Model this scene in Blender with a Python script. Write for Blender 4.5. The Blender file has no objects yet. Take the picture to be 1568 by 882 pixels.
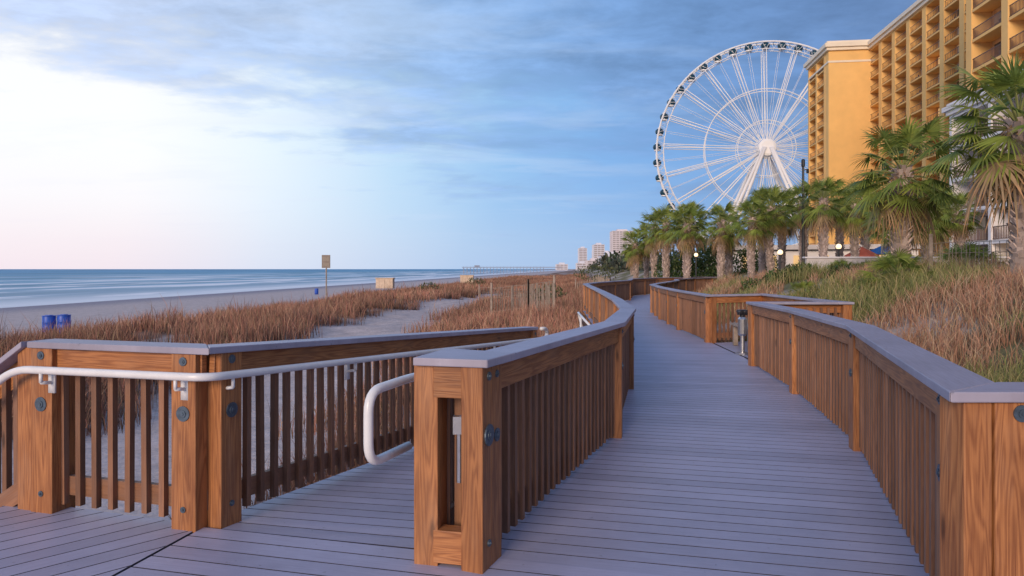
import bpy, math, random
import numpy as np
from mathutils import Vector, Matrix
random.seed(7); rng=np.random.default_rng(7)
scene=bpy.context.scene
V=Vector
# ------------------------------------------------------------------ materials
def newmat(name):
    m=bpy.data.materials.new(name); m.use_nodes=True
    nt=m.node_tree; b=nt.nodes['Principled BSDF']
    return m,nt,b
def N(nt,t,**k):
    n=nt.nodes.new(t)
    for a,v in k.items(): setattr(n,a,v)
    return n
def ramp(nt,fac,stops,interp='LINEAR'):
    r=N(nt,'ShaderNodeValToRGB'); r.color_ramp.interpolation=interp
    e=r.color_ramp.elements
    while len(e)<len(stops): e.new(0.5)
    for i,(p,c) in enumerate(stops):
        e[i].position=p
        e[i].color=(c[0],c[1],c[2],1) if not isinstance(c,(int,float)) else (c,c,c,1)
    if fac is not None: nt.links.new(fac,r.inputs[0])
    return r.outputs[0]
def mixc(nt,f,a,b,mode='MIX'):
    m=N(nt,'ShaderNodeMix',data_type='RGBA',blend_type=mode)
    for s,v in ((0,f),(6,a),(7,b)):
        if isinstance(v,(int,float)): m.inputs[s].default_value=v
        elif isinstance(v,tuple): m.inputs[s].default_value=(v[0],v[1],v[2],1)
        else: nt.links.new(v,m.inputs[s])
    return m.outputs[2]
def math_(nt,op,a,b=None,clamp=False):
    m=N(nt,'ShaderNodeMath',operation=op); m.use_clamp=clamp
    for i,v in enumerate((a,b)):
        if v is None: continue
        if isinstance(v,(int,float)): m.inputs[i].default_value=v
        else: nt.links.new(v,m.inputs[i])
    return m.outputs[0]
def noise_(nt,vec,scale,detail=4,rough=.55,dist=0):
    n=N(nt,'ShaderNodeTexNoise'); n.inputs['Scale'].default_value=scale; n.inputs['Detail'].default_value=detail
    n.inputs['Roughness'].default_value=rough; n.inputs['Distortion'].default_value=dist
    if vec is not None: nt.links.new(vec,n.inputs['Vector'])
    return n.outputs[0]
def mapping(nt,vec,scale):
    m=N(nt,'ShaderNodeMapping'); m.inputs['Scale'].default_value=scale; nt.links.new(vec,m.inputs['Vector']); return m.outputs[0]
def bump(nt,b,h,strength=.3,dist=.01):
    n=N(nt,'ShaderNodeBump'); n.inputs['Strength'].default_value=strength; n.inputs['Distance'].default_value=dist
    nt.links.new(h,n.inputs['Height']); nt.links.new(n.outputs[0],b.inputs['Normal'])

def wood_mat(name,light,dark,rough=.6,grey=0.0,fig=.17):
    m,nt,b=newmat(name)
    uv=N(nt,'ShaderNodeUVMap').outputs[0]
    att=N(nt,'ShaderNodeAttribute',attribute_name='Col').outputs['Color']
    n1=noise_(nt,mapping(nt,uv,(.55,7,1)),1.7,2,.45,.35)
    s=math_(nt,'SINE',math_(nt,'MULTIPLY',n1,70))
    fine=noise_(nt,mapping(nt,uv,(3,150,1)),1.5,3,.6)
    g=math_(nt,'ADD',math_(nt,'MULTIPLY',s,fig),math_(nt,'MULTIPLY',fine,.9))
    col=ramp(nt,g,[(.15,dark),(.45,tuple((a*.6+c*.4) for a,c in zip(light,dark))),(.75,light)])
    vor=N(nt,'ShaderNodeTexVoronoi'); vor.inputs['Scale'].default_value=1; nt.links.new(mapping(nt,uv,(1.6,6.5,1)),vor.inputs['Vector'])
    kn=ramp(nt,vor.outputs['Distance'],[(.045,1.0),(.12,0.0)])
    col=mixc(nt,math_(nt,'MULTIPLY',kn,.85),col,tuple(c*.3 for c in dark))
    stain=noise_(nt,mapping(nt,uv,(1,3,1)),2.0,6,.62)
    col=mixc(nt,ramp(nt,stain,[(.42,0.0),(.75,.65)]),col,tuple(c*.75 for c in dark))
    bl=noise_(nt,mapping(nt,uv,(1.3,5,1)),1.1,4,.6)
    col=mixc(nt,ramp(nt,bl,[(.52,0.0),(.8,.3)]),col,(.50,.31,.20))
    if grey: col=mixc(nt,math_(nt,'MULTIPLY',ramp(nt,noise_(nt,mapping(nt,uv,(1.5,12,1)),1.6,4),[(.4,0.0),(.7,1.0)]),grey),col,(.20,.15,.14))
    col=mixc(nt,1.0,col,att,'MULTIPLY')
    nt.links.new(col,b.inputs['Base Color']); b.inputs['Roughness'].default_value=rough
    bump(nt,b,g,.3,.004)
    return m
M_wood=wood_mat('stained_wood',(.56,.235,.085),(.25,.085,.030),.5)
M_baluster=wood_mat('baluster_wood',(.40,.19,.10),(.19,.080,.042),.62,.3,.05)
def deck_mat(name,c1,c2):
    m,nt,b=newmat(name)
    uv=N(nt,'ShaderNodeUVMap').outputs[0]
    att=N(nt,'ShaderNodeAttribute',attribute_name='Col').outputs['Color']
    n=noise_(nt,mapping(nt,uv,(2,40,1)),2,4,.6)
    col=ramp(nt,n,[(.3,c2),(.7,c1)])
    geo=N(nt,'ShaderNodeNewGeometry').outputs['Position']
    d=noise_(nt,geo,1.1,6,.65)
    col=mixc(nt,ramp(nt,d,[(.45,0.0),(.72,.38)]),col,tuple(c*.6 for c in c2))
    sp=noise_(nt,geo,26,2,.5)
    col=mixc(nt,ramp(nt,sp,[(.70,0.0),(.76,.5)]),col,(.14,.13,.15))
    sc=noise_(nt,mapping(nt,geo,(3,9,1)),2.3,5,.7,1.0)
    col=mixc(nt,ramp(nt,sc,[(.60,0.0),(.7,.22)]),col,(.64,.61,.70))
    col=mixc(nt,1.0,col,att,'MULTIPLY')
    nt.links.new(col,b.inputs['Base Color']); b.inputs['Roughness'].default_value=.48
    bump(nt,b,n,.3,.003)
    return m
M_deck=deck_mat('composite_decking',(.49,.475,.62),(.40,.385,.51))
M_cap=deck_mat('composite_cap',(.45,.42,.52),(.34,.31,.39))
def plain(name,c,rough=.5,metal=0,noise_amt=.15,nscale=3,em=None):
    m,nt,b=newmat(name)
    geo=N(nt,'ShaderNodeNewGeometry').outputs['Position']
    n=noise_(nt,geo,nscale,4,.6)
    col=mixc(nt,ramp(nt,n,[(.3,0.0),(.7,1.0)]),tuple(x*(1-noise_amt) for x in c),tuple(min(1,x*(1+noise_amt)) for x in c))
    nt.links.new(col,b.inputs['Base Color']); b.inputs['Roughness'].default_value=rough; b.inputs['Metallic'].default_value=metal
    if em:
        b.inputs['Emission Color'].default_value=(*em[0],1); b.inputs['Emission Strength'].default_value=em[1]
    return m
def vcol(name,rough=.8,trans=0.0):
    m,nt,b=newmat(name)
    att=N(nt,'ShaderNodeAttribute',attribute_name='Col').outputs['Color']
    nt.links.new(att,b.inputs['Base Color']); b.inputs['Roughness'].default_value=rough
    b.inputs['Specular IOR Level'].default_value=.25
    if trans>0:
        t=N(nt,'ShaderNodeBsdfTranslucent'); nt.links.new(att,t.inputs[0])
        mx=N(nt,'ShaderNodeMixShader'); mx.inputs[0].default_value=trans
        nt.links.new(b.outputs[0],mx.inputs[1]); nt.links.new(t.outputs[0],mx.inputs[2])
        nt.links.new(mx.outputs[0],nt.nodes['Material Output'].inputs[0])
    return m
M_leaf=vcol('foliage',.45,.25); M_grass=vcol('dry_grass',.85)
M_gap_shade=plain('plank_gap_shade',(.07,.065,.09),.9,0,.2,5)  # plank sides coloured dark: gap shade painted in, keeps sunlit edges from showing
M_white=plain('white_pipe',(.80,.79,.80),.3,0,.06,8)
M_bolt=plain('galvanised_bolt',(.12,.16,.21),.45,.6,.25,40)
M_black=plain('black_metal',(.02,.02,.025),.4,.2)
M_orange=plain('orange_stucco',(.88,.53,.19),.85,0,.07,.25)
M_cream=plain('cream_trim',(.84,.73,.58),.8,0,.06,.5)
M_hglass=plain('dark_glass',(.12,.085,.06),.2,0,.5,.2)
M_glow=plain('lit_window',(.5,.35,.18),.5,0,.3,.8,((1,.62,.25),.55))
M_rail=plain('bronze_railing',(.14,.07,.045),.5)
M_wwall=plain('white_stucco',(.80,.76,.77),.8,0,.06,.6)
M_pink=plain('mauve_stucco',(.54,.42,.40),.8,0,.1,.6)
M_wheelw=plain('white_steel',(.85,.84,.86),.4,0,.03,.2)
M_gond=plain('gondola_glass',(.015,.06,.10),.15,0,.3,.5)
M_steel=plain('brushed_steel',(.55,.55,.57),.3,.9,.1,20)
M_blue=plain('blue_plastic',(.02,.09,.48),.45,0,.15,5)
M_bluec=plain('blue_canvas',(.02,.14,.46),.7)
M_redc=plain('red_canvas',(.40,.10,.07),.7)
M_conc=plain('pale_concrete',(.60,.55,.54),.85,0,.12,1.5)
M_tan=plain('tan_box',(.68,.53,.41),.8)
M_grey=plain('weathered_wood',(.36,.29,.24),.85,0,.3,6)
M_lamp=plain('lamp_globe',(.9,.8,.6),.4,0,.02,3,((1,.72,.38),1.6))
M_beam=plain('treated_timber',(.17,.11,.07),.8,0,.3,5)

# ------------------------------------------------------------------ mesh builder
class MB:
    def __init__(s): s.v=[];s.f=[];s.uv=[];s.c=[];s.mi=[]
    def beam(s,p0,p1,w,h,up=(0,0,1),t=None,mi=0):
        p0=V(p0);p1=V(p1);L=p1-p0;ln=L.length
        if ln<1e-6: return
        L/=ln; sd=L.cross(V(up)).normalized(); u=sd.cross(L).normalized()
        if t is None: t=random.uniform(.80,1.12)
        if isinstance(t,(int,float)): t=(t,t,t)
        b=len(s.v)
        for p in (p0,p1):
            for a,c in ((-1,-1),(1,-1),(1,1),(-1,1)):
                s.v.append(tuple(p+sd*(a*w/2)+u*(c*h/2))); s.c.append(t)
        ou=random.uniform(0,90);ov=random.uniform(0,90)
        q=[(0,1,5,4),(1,2,6,5),(2,3,7,6),(3,0,4,7)]
        dims=[w,h,w,h]; o=0
        for k,f in enumerate(q):
            s.f.append(tuple(b+i for i in f)); d=dims[k]
            s.uv+= [(ou,ov+o),(ou,ov+o+d),(ou+ln,ov+o+d),(ou+ln,ov+o)]; o+=d; s.mi.append(mi)
        for f in ((3,2,1,0),(4,5,6,7)):
            s.f.append(tuple(b+i for i in f)); s.uv+=[(ou,ov),(ou+.02,ov),(ou+.02,ov+h),(ou,ov+h)]; s.mi.append(mi)
    def box(s,c,d,t=None,mi=0):
        s.beam((c[0],c[1],c[2]-d[2]/2),(c[0],c[1],c[2]+d[2]/2),d[0],d[1],(0,1,0),t,mi)
    def prism(s,poly,zf,th,dr,t=None,mi=0,smi=None):
        if t is None: t=random.uniform(.87,1.07)
        if isinstance(t,(int,float)): t=(t,t,t)
        if smi is None: smi=mi
        n=len(poly);b=len(s.v);ou=random.uniform(0,50);ov=random.uniform(0,50)
        for dz in (0,-th):
            for x,y in poly: s.v.append((x,y,zf(x,y)+dz)); s.c.append(t)
        def uvp(i):
            x,y=poly[i%n]; return (ou+x*dr[0]+y*dr[1],ov-x*dr[1]+y*dr[0])
        s.f.append(tuple(b+i for i in range(n))); s.uv+=[uvp(i) for i in range(n)]; s.mi.append(mi)
        s.f.append(tuple(b+n+i for i in reversed(range(n)))); s.uv+=[uvp(i) for i in reversed(range(n))]; s.mi.append(mi)
        for i in range(n):
            j=(i+1)%n
            s.f.append((b+i,b+n+i,b+n+j,b+j)); u=[uvp(i),uvp(i),uvp(j),uvp(j)]; s.uv+=u; s.mi.append(smi)
    def tube(s,pts,r,seg=8,closed=False,t=1.0,mi=0):
        pts=[V(p) for p in pts]; n=len(pts);b=len(s.v)
        rr=r if isinstance(r,(list,tuple)) else [r]*n
        ref=None
        if isinstance(t,(int,float)): t=(t,t,t)
        for i,p in enumerate(pts):
            a=pts[i-1] if (i>0 or closed) else p; c=pts[(i+1)%n] if (i<n-1 or closed) else p
            T=(c-a).normalized()
            if ref is None:
                ref=T.cross(V((0,0,1)) if abs(T.z)<.9 else V((1,0,0))).normalized()
            ref=(ref-T*ref.dot(T)).normalized(); bi=T.cross(ref)
            for k in range(seg):
                an=2*math.pi*k/seg; s.v.append(tuple(p+(ref*math.cos(an)+bi*math.sin(an))*rr[i])); s.c.append(t)
        m=n if closed else n-1
        for i in range(m):
            for k in range(seg):
                a0=b+i*seg+k;a1=b+i*seg+(k+1)%seg;c0=b+((i+1)%n)*seg+k;c1=b+((i+1)%n)*seg+(k+1)%seg
                s.f.append((a0,a1,c1,c0)); s.uv+=[(0,0),(0,.1),(.1,.1),(.1,0)]; s.mi.append(mi)
        if not closed:
            s.f.append(tuple(b+k for k in reversed(range(seg)))); s.uv+=[(0,0)]*seg; s.mi.append(mi)
            s.f.append(tuple(b+(n-1)*seg+k for k in range(seg))); s.uv+=[(0,0)]*seg; s.mi.append(mi)
    def sphere(s,c,r,t=1.0,mi=0,nu=12,nv=8):
        r=r if isinstance(r,tuple) else (r,r,r); b=len(s.v)
        if isinstance(t,(int,float)): t=(t,t,t)
        for j in range(nv+1):
            ph=math.pi*j/nv
            for i in range(nu):
                th=2*math.pi*i/nu
                s.v.append((c[0]+r[0]*math.sin(ph)*math.cos(th),c[1]+r[1]*math.sin(ph)*math.sin(th),c[2]+r[2]*math.cos(ph))); s.c.append(t)
        for j in range(nv):
            for i in range(nu):
                k=(i+1)%nu
                s.f.append((b+j*nu+i,b+(j+1)*nu+i,b+(j+1)*nu+k,b+j*nu+k)); s.uv+=[(0,0)]*4; s.mi.append(mi)
    def mesh(s,name,mats,smooth=False):
        me=bpy.data.meshes.new(name); me.from_pydata(s.v,[],s.f)
        uv=me.uv_layers.new(name='UVMap'); uv.data.foreach_set('uv',np.array(s.uv,dtype=np.float32).ravel())
        ca=me.color_attributes.new('Col','FLOAT_COLOR','POINT')
        c=np.ones((len(s.v),4),dtype=np.float32); c[:,:3]=np.array(s.c,dtype=np.float32); ca.data.foreach_set('color',c.ravel())
        for m in (mats if isinstance(mats,(list,tuple)) else [mats]): me.materials.append(m)
        me.polygons.foreach_set('material_index',np.array(s.mi,dtype=np.int32))
        if smooth: me.polygons.foreach_set('use_smooth',np.ones(len(s.f),dtype=bool))
        me.update(); return me
    def obj(s,name,mats,parent=None,smooth=False,bevel=0):
        if not s.v: return None
        o=bpy.data.objects.new(name,s.mesh(name,mats,smooth)); scene.collection.objects.link(o)
        if parent: o.parent=parent
        if bevel:
            b=o.modifiers.new('bevel','BEVEL'); b.width=bevel; b.segments=2; b.limit_method='ANGLE'
        return o
def empty(name,loc=(0,0,0)):
    e=bpy.data.objects.new(name,None); e.location=loc; e.empty_display_size=.3; scene.collection.objects.link(e); return e

# ------------------------------------------------------------------ layout
def zd(y): return -.012*min(max(y-3.5,0),10)
PAIRS=[((-.24,3.63),(2.05,3.08)),((.955,6.36),(3.02,5.88)),((1.55,9.1),(3.64,8.73)),((2.0,13),(4.2,12.7)),((2.35,18),(4.5,17.8)),
 ((2.65,23),(4.85,22.5)),((2.9,27),(5.3,25.8)),((3.7,29.8),(6.1,28.3)),((6.2,36),(8.5,35.0)),((7.2,41),(9.5,39.6)),((9.7,46),(11.7,43.8)),((14,50.5),(15.2,48)),((26,56),(27,53.5))]
CL=[((a[0]+b[0])/2,(a[1]+b[1])/2) for a,b in PAIRS]
CL=[(1.0,-8),(.6,1.0)]+CL+[(60,70)]
def dist_cl(x,y):
    x=np.asarray(x,float);y=np.asarray(y,float);best=np.full(x.shape,1e9)
    for (a,b),(c,d) in zip(CL[:-1],CL[1:]):
        dx,dy=c-a,d-b;t=np.clip(((x-a)*dx+(y-b)*dy)/(dx*dx+dy*dy),0,1)
        best=np.minimum(best,np.hypot(x-a-t*dx,y-b-t*dy))
    return best
def sm(x,a,b):
    t=np.clip((x-a)/(b-a),0,1); return t*t*(3-2*t)
def xb(y): return np.interp(y,[-50,-10,3.5,13,25,36,60,200,3000],[-4,-1,1,3.1,4,7.2,9,22,280])
def pathx(y): return np.interp(y,[3,5,8,11,18,26,40,53,80,120],[-4.9,-4.9,-5.2,-5.4,-5.5,-5.9,-5.6,-4.6,-1,2])
def pathw(y): return np.interp(y,[5,12,20,30,50,80],[2.4,2.4,2.4,2.5,1.9,1.5])
def fbm(x,y,seed=0):
    r=np.random.default_rng(seed); o=0
    for k in range(7):
        f=.12*1.75**k; a=.62**k
        th=r.uniform(0,6.28,3);ph=r.uniform(0,6.28,3)
        for t,p in zip(th,ph): o=o+a*np.sin(f*(x*np.cos(t)+y*np.sin(t))*6.28+p+1.3*np.sin(f*2*(x*np.sin(t)-y*np.cos(t))+p))/3
    return o
def ground(x,y):
    x=np.asarray(x,float);y=np.asarray(y,float)
    s=x-xb(y); bp=fbm(x*.35,y*.35,3)
    dune=-.55-.55*sm(-s,2,8)+.24*bp
    edge=-20+.1*y; de=edge-x
    beach=-1.75-2.25*np.clip((de)/(62.),0,1)-.03*np.clip(de-62,0,400)
    w=sm(de,-3,4); left=dune*(1-w)+beach*w
    right=-.45+1.65*sm(s,1.6,7.5)+.12*bp*sm(s,1.5,4)
    w2=sm(s,-1.5,1.5); z=left*(1-w2)+right*w2
    d=dist_cl(x,y); lim=-.42+1.9*sm(d,1.6,4.2)
    lim=np.where(y<80,lim,9)
    z=np.minimum(z,lim)
    p=sm(np.abs(x-pathx(y)),pathw(y)-.4,pathw(y)+1); z=z-(1-p)*.12*(y<120)
    rd=(x>-3.4)&(x<2.2)&(y>2)&(y<13); z=np.where(rd,np.minimum(z,-.85),z)
    return z
def G1(x,y): return float(ground(np.array([x]),np.array([y]))[0])

# ---- ground sheet
def axis(a,b,st,lo,hi,g=1.13):
    c=list(np.arange(a,b+1e-6,st)); s=st
    while c[-1]<hi: s*=g; c.append(c[-1]+s)
    s=st
    while c[0]>lo: s*=g; c.insert(0,c[0]-s)
    return np.array(c)
xs=axis(-24,22,.35,-900,6000); ys=axis(0,60,.35,-60,9000,1.10)
XX,YY=np.meshgrid(xs,ys); ZZ=ground(XX,YY)
nx,ny=len(xs),len(ys)
me=bpy.data.meshes.new('ground')
idx=np.arange(nx*ny).reshape(ny,nx)
F=np.stack([idx[:-1,:-1],idx[:-1,1:],idx[1:,1:],idx[1:,:-1]],-1).reshape(-1,4)
me.from_pydata(np.stack([XX,YY,ZZ],-1).reshape(-1,3).tolist(),[],F.tolist())
me.polygons.foreach_set('use_smooth',np.ones(len(F),dtype=bool))
S=XX-xb(YY)
sand=np.array([.62,.52,.50]); wet=np.array([.36,.33,.38]); litter=np.array([.27,.17,.125]); green=np.array([.20,.18,.09])
de=(-20+.1*YY)-XX
wp=1-sm(np.abs(XX-pathx(YY)),pathw(YY)-.4,pathw(YY)+.8); wp=np.where(YY<110,wp,0)
wp=np.maximum(wp,(1-sm(YY,8,13))*(S<0))
patch=sm(fbm(XX*1.1,YY*1.1,9),.0,.45)
col=litter[None,None]*np.ones(XX.shape+(1,))
col=col+(sand-col)*(patch*.6)[...,None]
wr=sm(S,1,4); col=col*(1-wr[...,None])+(green*(1-patch[...,None]*.7)+sand*patch[...,None]*.7)*wr[...,None]
col=col+(sand-col)*np.clip(wp,0,1)[...,None]
wb=sm(de,-1,2)[...,None]; col=col*(1-wb)+sand*wb
ww=sm(de,36,56)[...,None]; col=col*(1-ww)+wet*ww
ca=me.color_attributes.new('Col','FLOAT_COLOR','POINT')
c4=np.ones((nx*ny,4),np.float32); c4[:,:3]=col.reshape(-1,3); ca.data.foreach_set('color',c4.ravel())
m,nt,b=newmat('dune_sand')
att=N(nt,'ShaderNodeAttribute',attribute_name='Col').outputs['Color']; geo=N(nt,'ShaderNodeNewGeometry').outputs['Position']
n1=noise_(nt,geo,1.7,7,.7); n2=noise_(nt,geo,14,4,.7)
cc=mixc(nt,1.0,att,ramp(nt,n1,[(.3,.72),(.7,1.15)]),'MULTIPLY'); cc=mixc(nt,1.0,cc,ramp(nt,n2,[(.3,.8),(.65,1.1)]),'MULTIPLY')
nt.links.new(cc,b.inputs['Base Color']); b.inputs['Roughness'].default_value=.9; b.inputs['Specular IOR Level'].default_value=.1
bump(nt,b,math_(nt,'ADD',n1,math_(nt,'MULTIPLY',n2,.3)),.6,.12)
me.materials.append(m); o=bpy.data.objects.new('ground',me); scene.collection.objects.link(o)

# ---- ocean
mb=MB()
s_=30000.; mb.v=[(-s_,-2000,-4),(6000,-2000,-4),(6000,s_,-4),(-s_,s_,-4)]; mb.f=[(0,1,2,3)]; mb.uv=[(0,0)]*4; mb.c=[(1,1,1)]*4; mb.mi=[0]
m,nt,b=newmat('ocean_water')
geo=N(nt,'ShaderNodeNewGeometry').outputs['Position']; sp=N(nt,'ShaderNodeSeparateXYZ'); nt.links.new(geo,sp.inputs[0])
off=math_(nt,'SUBTRACT',math_(nt,'MULTIPLY',sp.outputs[1],.09),math_(nt,'ADD',sp.outputs[0],86))
cmb=N(nt,'ShaderNodeCombineXYZ'); nt.links.new(math_(nt,'MULTIPLY',off,.042),cmb.inputs[0]); nt.links.new(math_(nt,'MULTIPLY',sp.outputs[1],.006),cmb.inputs[1])
nf=noise_(nt,cmb.outputs[0],1.1,6,.6,.3)
near=ramp(nt,math_(nt,'DIVIDE',off,420),[(0,1.0),(.2,1.0),(.6,.55),(1,0.0)])
foam=math_(nt,'MULTIPLY',ramp(nt,nf,[(.49,0.0),(.56,1.0)]),near)
foam=math_(nt,'MAXIMUM',foam,ramp(nt,math_(nt,'DIVIDE',off,40),[(0,.9),(.2,.6),(.6,0.0)]))
deep=ramp(nt,math_(nt,'DIVIDE',off,900),[(0,(.34,.46,.56)),(.12,(.18,.38,.52)),(.4,(.13,.34,.50)),(1,(.10,.31,.50))])
cmb2=N(nt,'ShaderNodeCombineXYZ'); nt.links.new(math_(nt,'MULTIPLY',off,.02),cmb2.inputs[0]); nt.links.new(math_(nt,'MULTIPLY',sp.outputs[1],.003),cmb2.inputs[1])
var=noise_(nt,cmb2.outputs[0],1.0,5,.6)
deep=mixc(nt,1.0,deep,ramp(nt,var,[(.35,.75),(.65,1.3)]),'MULTIPLY')
nt.links.new(mixc(nt,foam,deep,(.88,.89,.92)),b.inputs['Base Color'])
b.inputs['Roughness'].default_value=.6; b.inputs['Specular IOR Level'].default_value=.22
bump(nt,b,noise_(nt,mapping(nt,geo,(.25,.06,1)),1.5,5,.6),.5,.5)
mb.obj('ocean_water',m)

# ------------------------------------------------------------------ decking
def clip(poly,nxn,nyn,c,keep):
    out=[]
    for i in range(len(poly)):
        a=poly[i];b_=poly[(i+1)%len(poly)]
        da=(a[0]*nxn+a[1]*nyn-c)*keep; db=(b_[0]*nxn+b_[1]*nyn-c)*keep
        if da>=0: out.append(a)
        if (da>=0)!=(db>=0):
            t=da/(da-db); out.append((a[0]+(b_[0]-a[0])*t,a[1]+(b_[1]-a[1])*t))
    return out
def area(p): return .5*sum(p[i][0]*p[(i+1)%len(p)][1]-p[(i+1)%len(p)][0]*p[i][1] for i in range(len(p)))
def planks(mb,poly,dr,zf,w=.14,gap=.010,o0=0):
    l=math.hypot(*dr); dr=(dr[0]/l,dr[1]/l); n=(-dr[1],dr[0])
    pr=[p[0]*n[0]+p[1]*n[1] for p in poly]; a=min(pr)+o0
    a-= (w)
    while a<max(pr):
        q=clip(clip(poly,n[0],n[1],a+gap/2,1),n[0],n[1],a+w-gap/2,-1)
        if len(q)>2 and abs(area(q))>1e-4:
            if area(q)<0: q=q[::-1]
            mb.prism(q,zf,.03,dr,smi=1)
        a+=w
deckP=empty('wooden_boardwalk')
mb=MB()
for (a,b_),(c,d) in zip(PAIRS[:-1],PAIRS[1:]):
    a,b_,c,d=map(V,(a,b_,c,d)); n=max(1,round(((c-a).length+(d-b_).length)/2/.14))
    for i in range(n):
        t0=(i+.038)/n;t1=(i+.962)/n
        l0=a.lerp(c,t0);l1=a.lerp(c,t1);r0=b_.lerp(d,t0);r1=b_.lerp(d,t1)
        e=(r0-l0).normalized()*.10
        q=[tuple(l0-e),tuple(r0+e),tuple(r1+e),tuple(l1-e)]
        dr=(r0-l0).normalized(); mb.prism(q,lambda x,y:zd(y),.03,(dr.x,dr.y),smi=1)
alc=[(4.28,11.6),(5.62,11.55),(5.85,15.8),(4.50,15.2)]
planks(mb,alc,(.97,-.12),lambda x,y:zd(y)-.001)
planks(mb,[(-2.66,.5),(4.2,.5),(4.2,2.55),(-1.82,4.03)],(1,-.2457),lambda x,y:0.0)
planks(mb,[(-1.835,4.06),(-3.28,4.52),(-3.28,.5),(-2.675,.5)],(.72,.69),lambda x,y:0.0)
mb.obj('deck_planks',[M_deck,M_gap_shade],deckP)
mb=MB()
for side in (0,1):
    for p,q in zip(PAIRS[:-1],PAIRS[1:]):
        a=V((*p[side],zd(p[side][1])-.17));c=V((*q[side],zd(q[side][1])-.17)); mb.beam(a,c,.05,.26)
        n=max(1,int((c-a).length/2.4))
        for i in range(n):
            r=a.lerp(c,i/n); mb.beam((r.x,r.y,-2.0),(r.x,r.y,r.z-.0),.2,.2,(0,1,0))
mb.beam((-3.2,4.5,-.17),(-1.82,4.07,-.17),.05,.26); mb.beam((-3.28,.5,-.17),(-3.28,4.4,-.17),.05,.26)
for p in ((-3.2,4.4),(-1.9,4.0),(-3.2,2)): mb.beam((p[0],p[1],-2),(p[0],p[1],-.05),.2,.2,(0,1,0))
mb.obj('joists_and_piles',M_beam,deckP)
rampP=empty('access_ramp')
def zr(y): return -.063*min(max(y-3.95,0),5.4)
mb=MB()
RP=[((-1.82,4.05),(-.40,3.70)),((.24,9.4),(1.25,9.4)),((.5,12.4),(1.6,12.4))]
for (a,b_),(c,d) in zip(RP[:-1],RP[1:]):
    a,b_,c,d=map(V,(a,b_,c,d)); n=round(((c-a).length+(d-b_).length)/2/.14)
    for i in range(n):
        l0=a.lerp(c,(i+.04)/n);l1=a.lerp(c,(i+.96)/n);r0=b_.lerp(d,(i+.04)/n);r1=b_.lerp(d,(i+.96)/n)
        e=(r0-l0).normalized()
        mb.prism([tuple(l0-e*.06),tuple(r0+e*.06),tuple(r1+e*.06),tuple(l1-e*.06)],lambda x,y:zr(y)-.002,.03,(e.x,e.y),smi=1)
mb.obj('ramp_planks',[M_deck,M_gap_shade],rampP)
mb=MB()
for p,q in ((RP[0][0],RP[1][0]),(RP[0][1],RP[1][1]),(RP[1][0],RP[2][0])):
    mb.beam((*p,zr(p[1])-.17),(*q,zr(q[1])-.17),.05,.24)
for p in ((.24,9.4),(-.8,6.6),(.5,12.3),(1.5,12.3)): mb.beam((p[0],p[1],-2),(p[0],p[1],zr(p[1])-.06),.18,.18,(0,1,0))
mb.obj('ramp_joists',M_beam,rampP)

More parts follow.
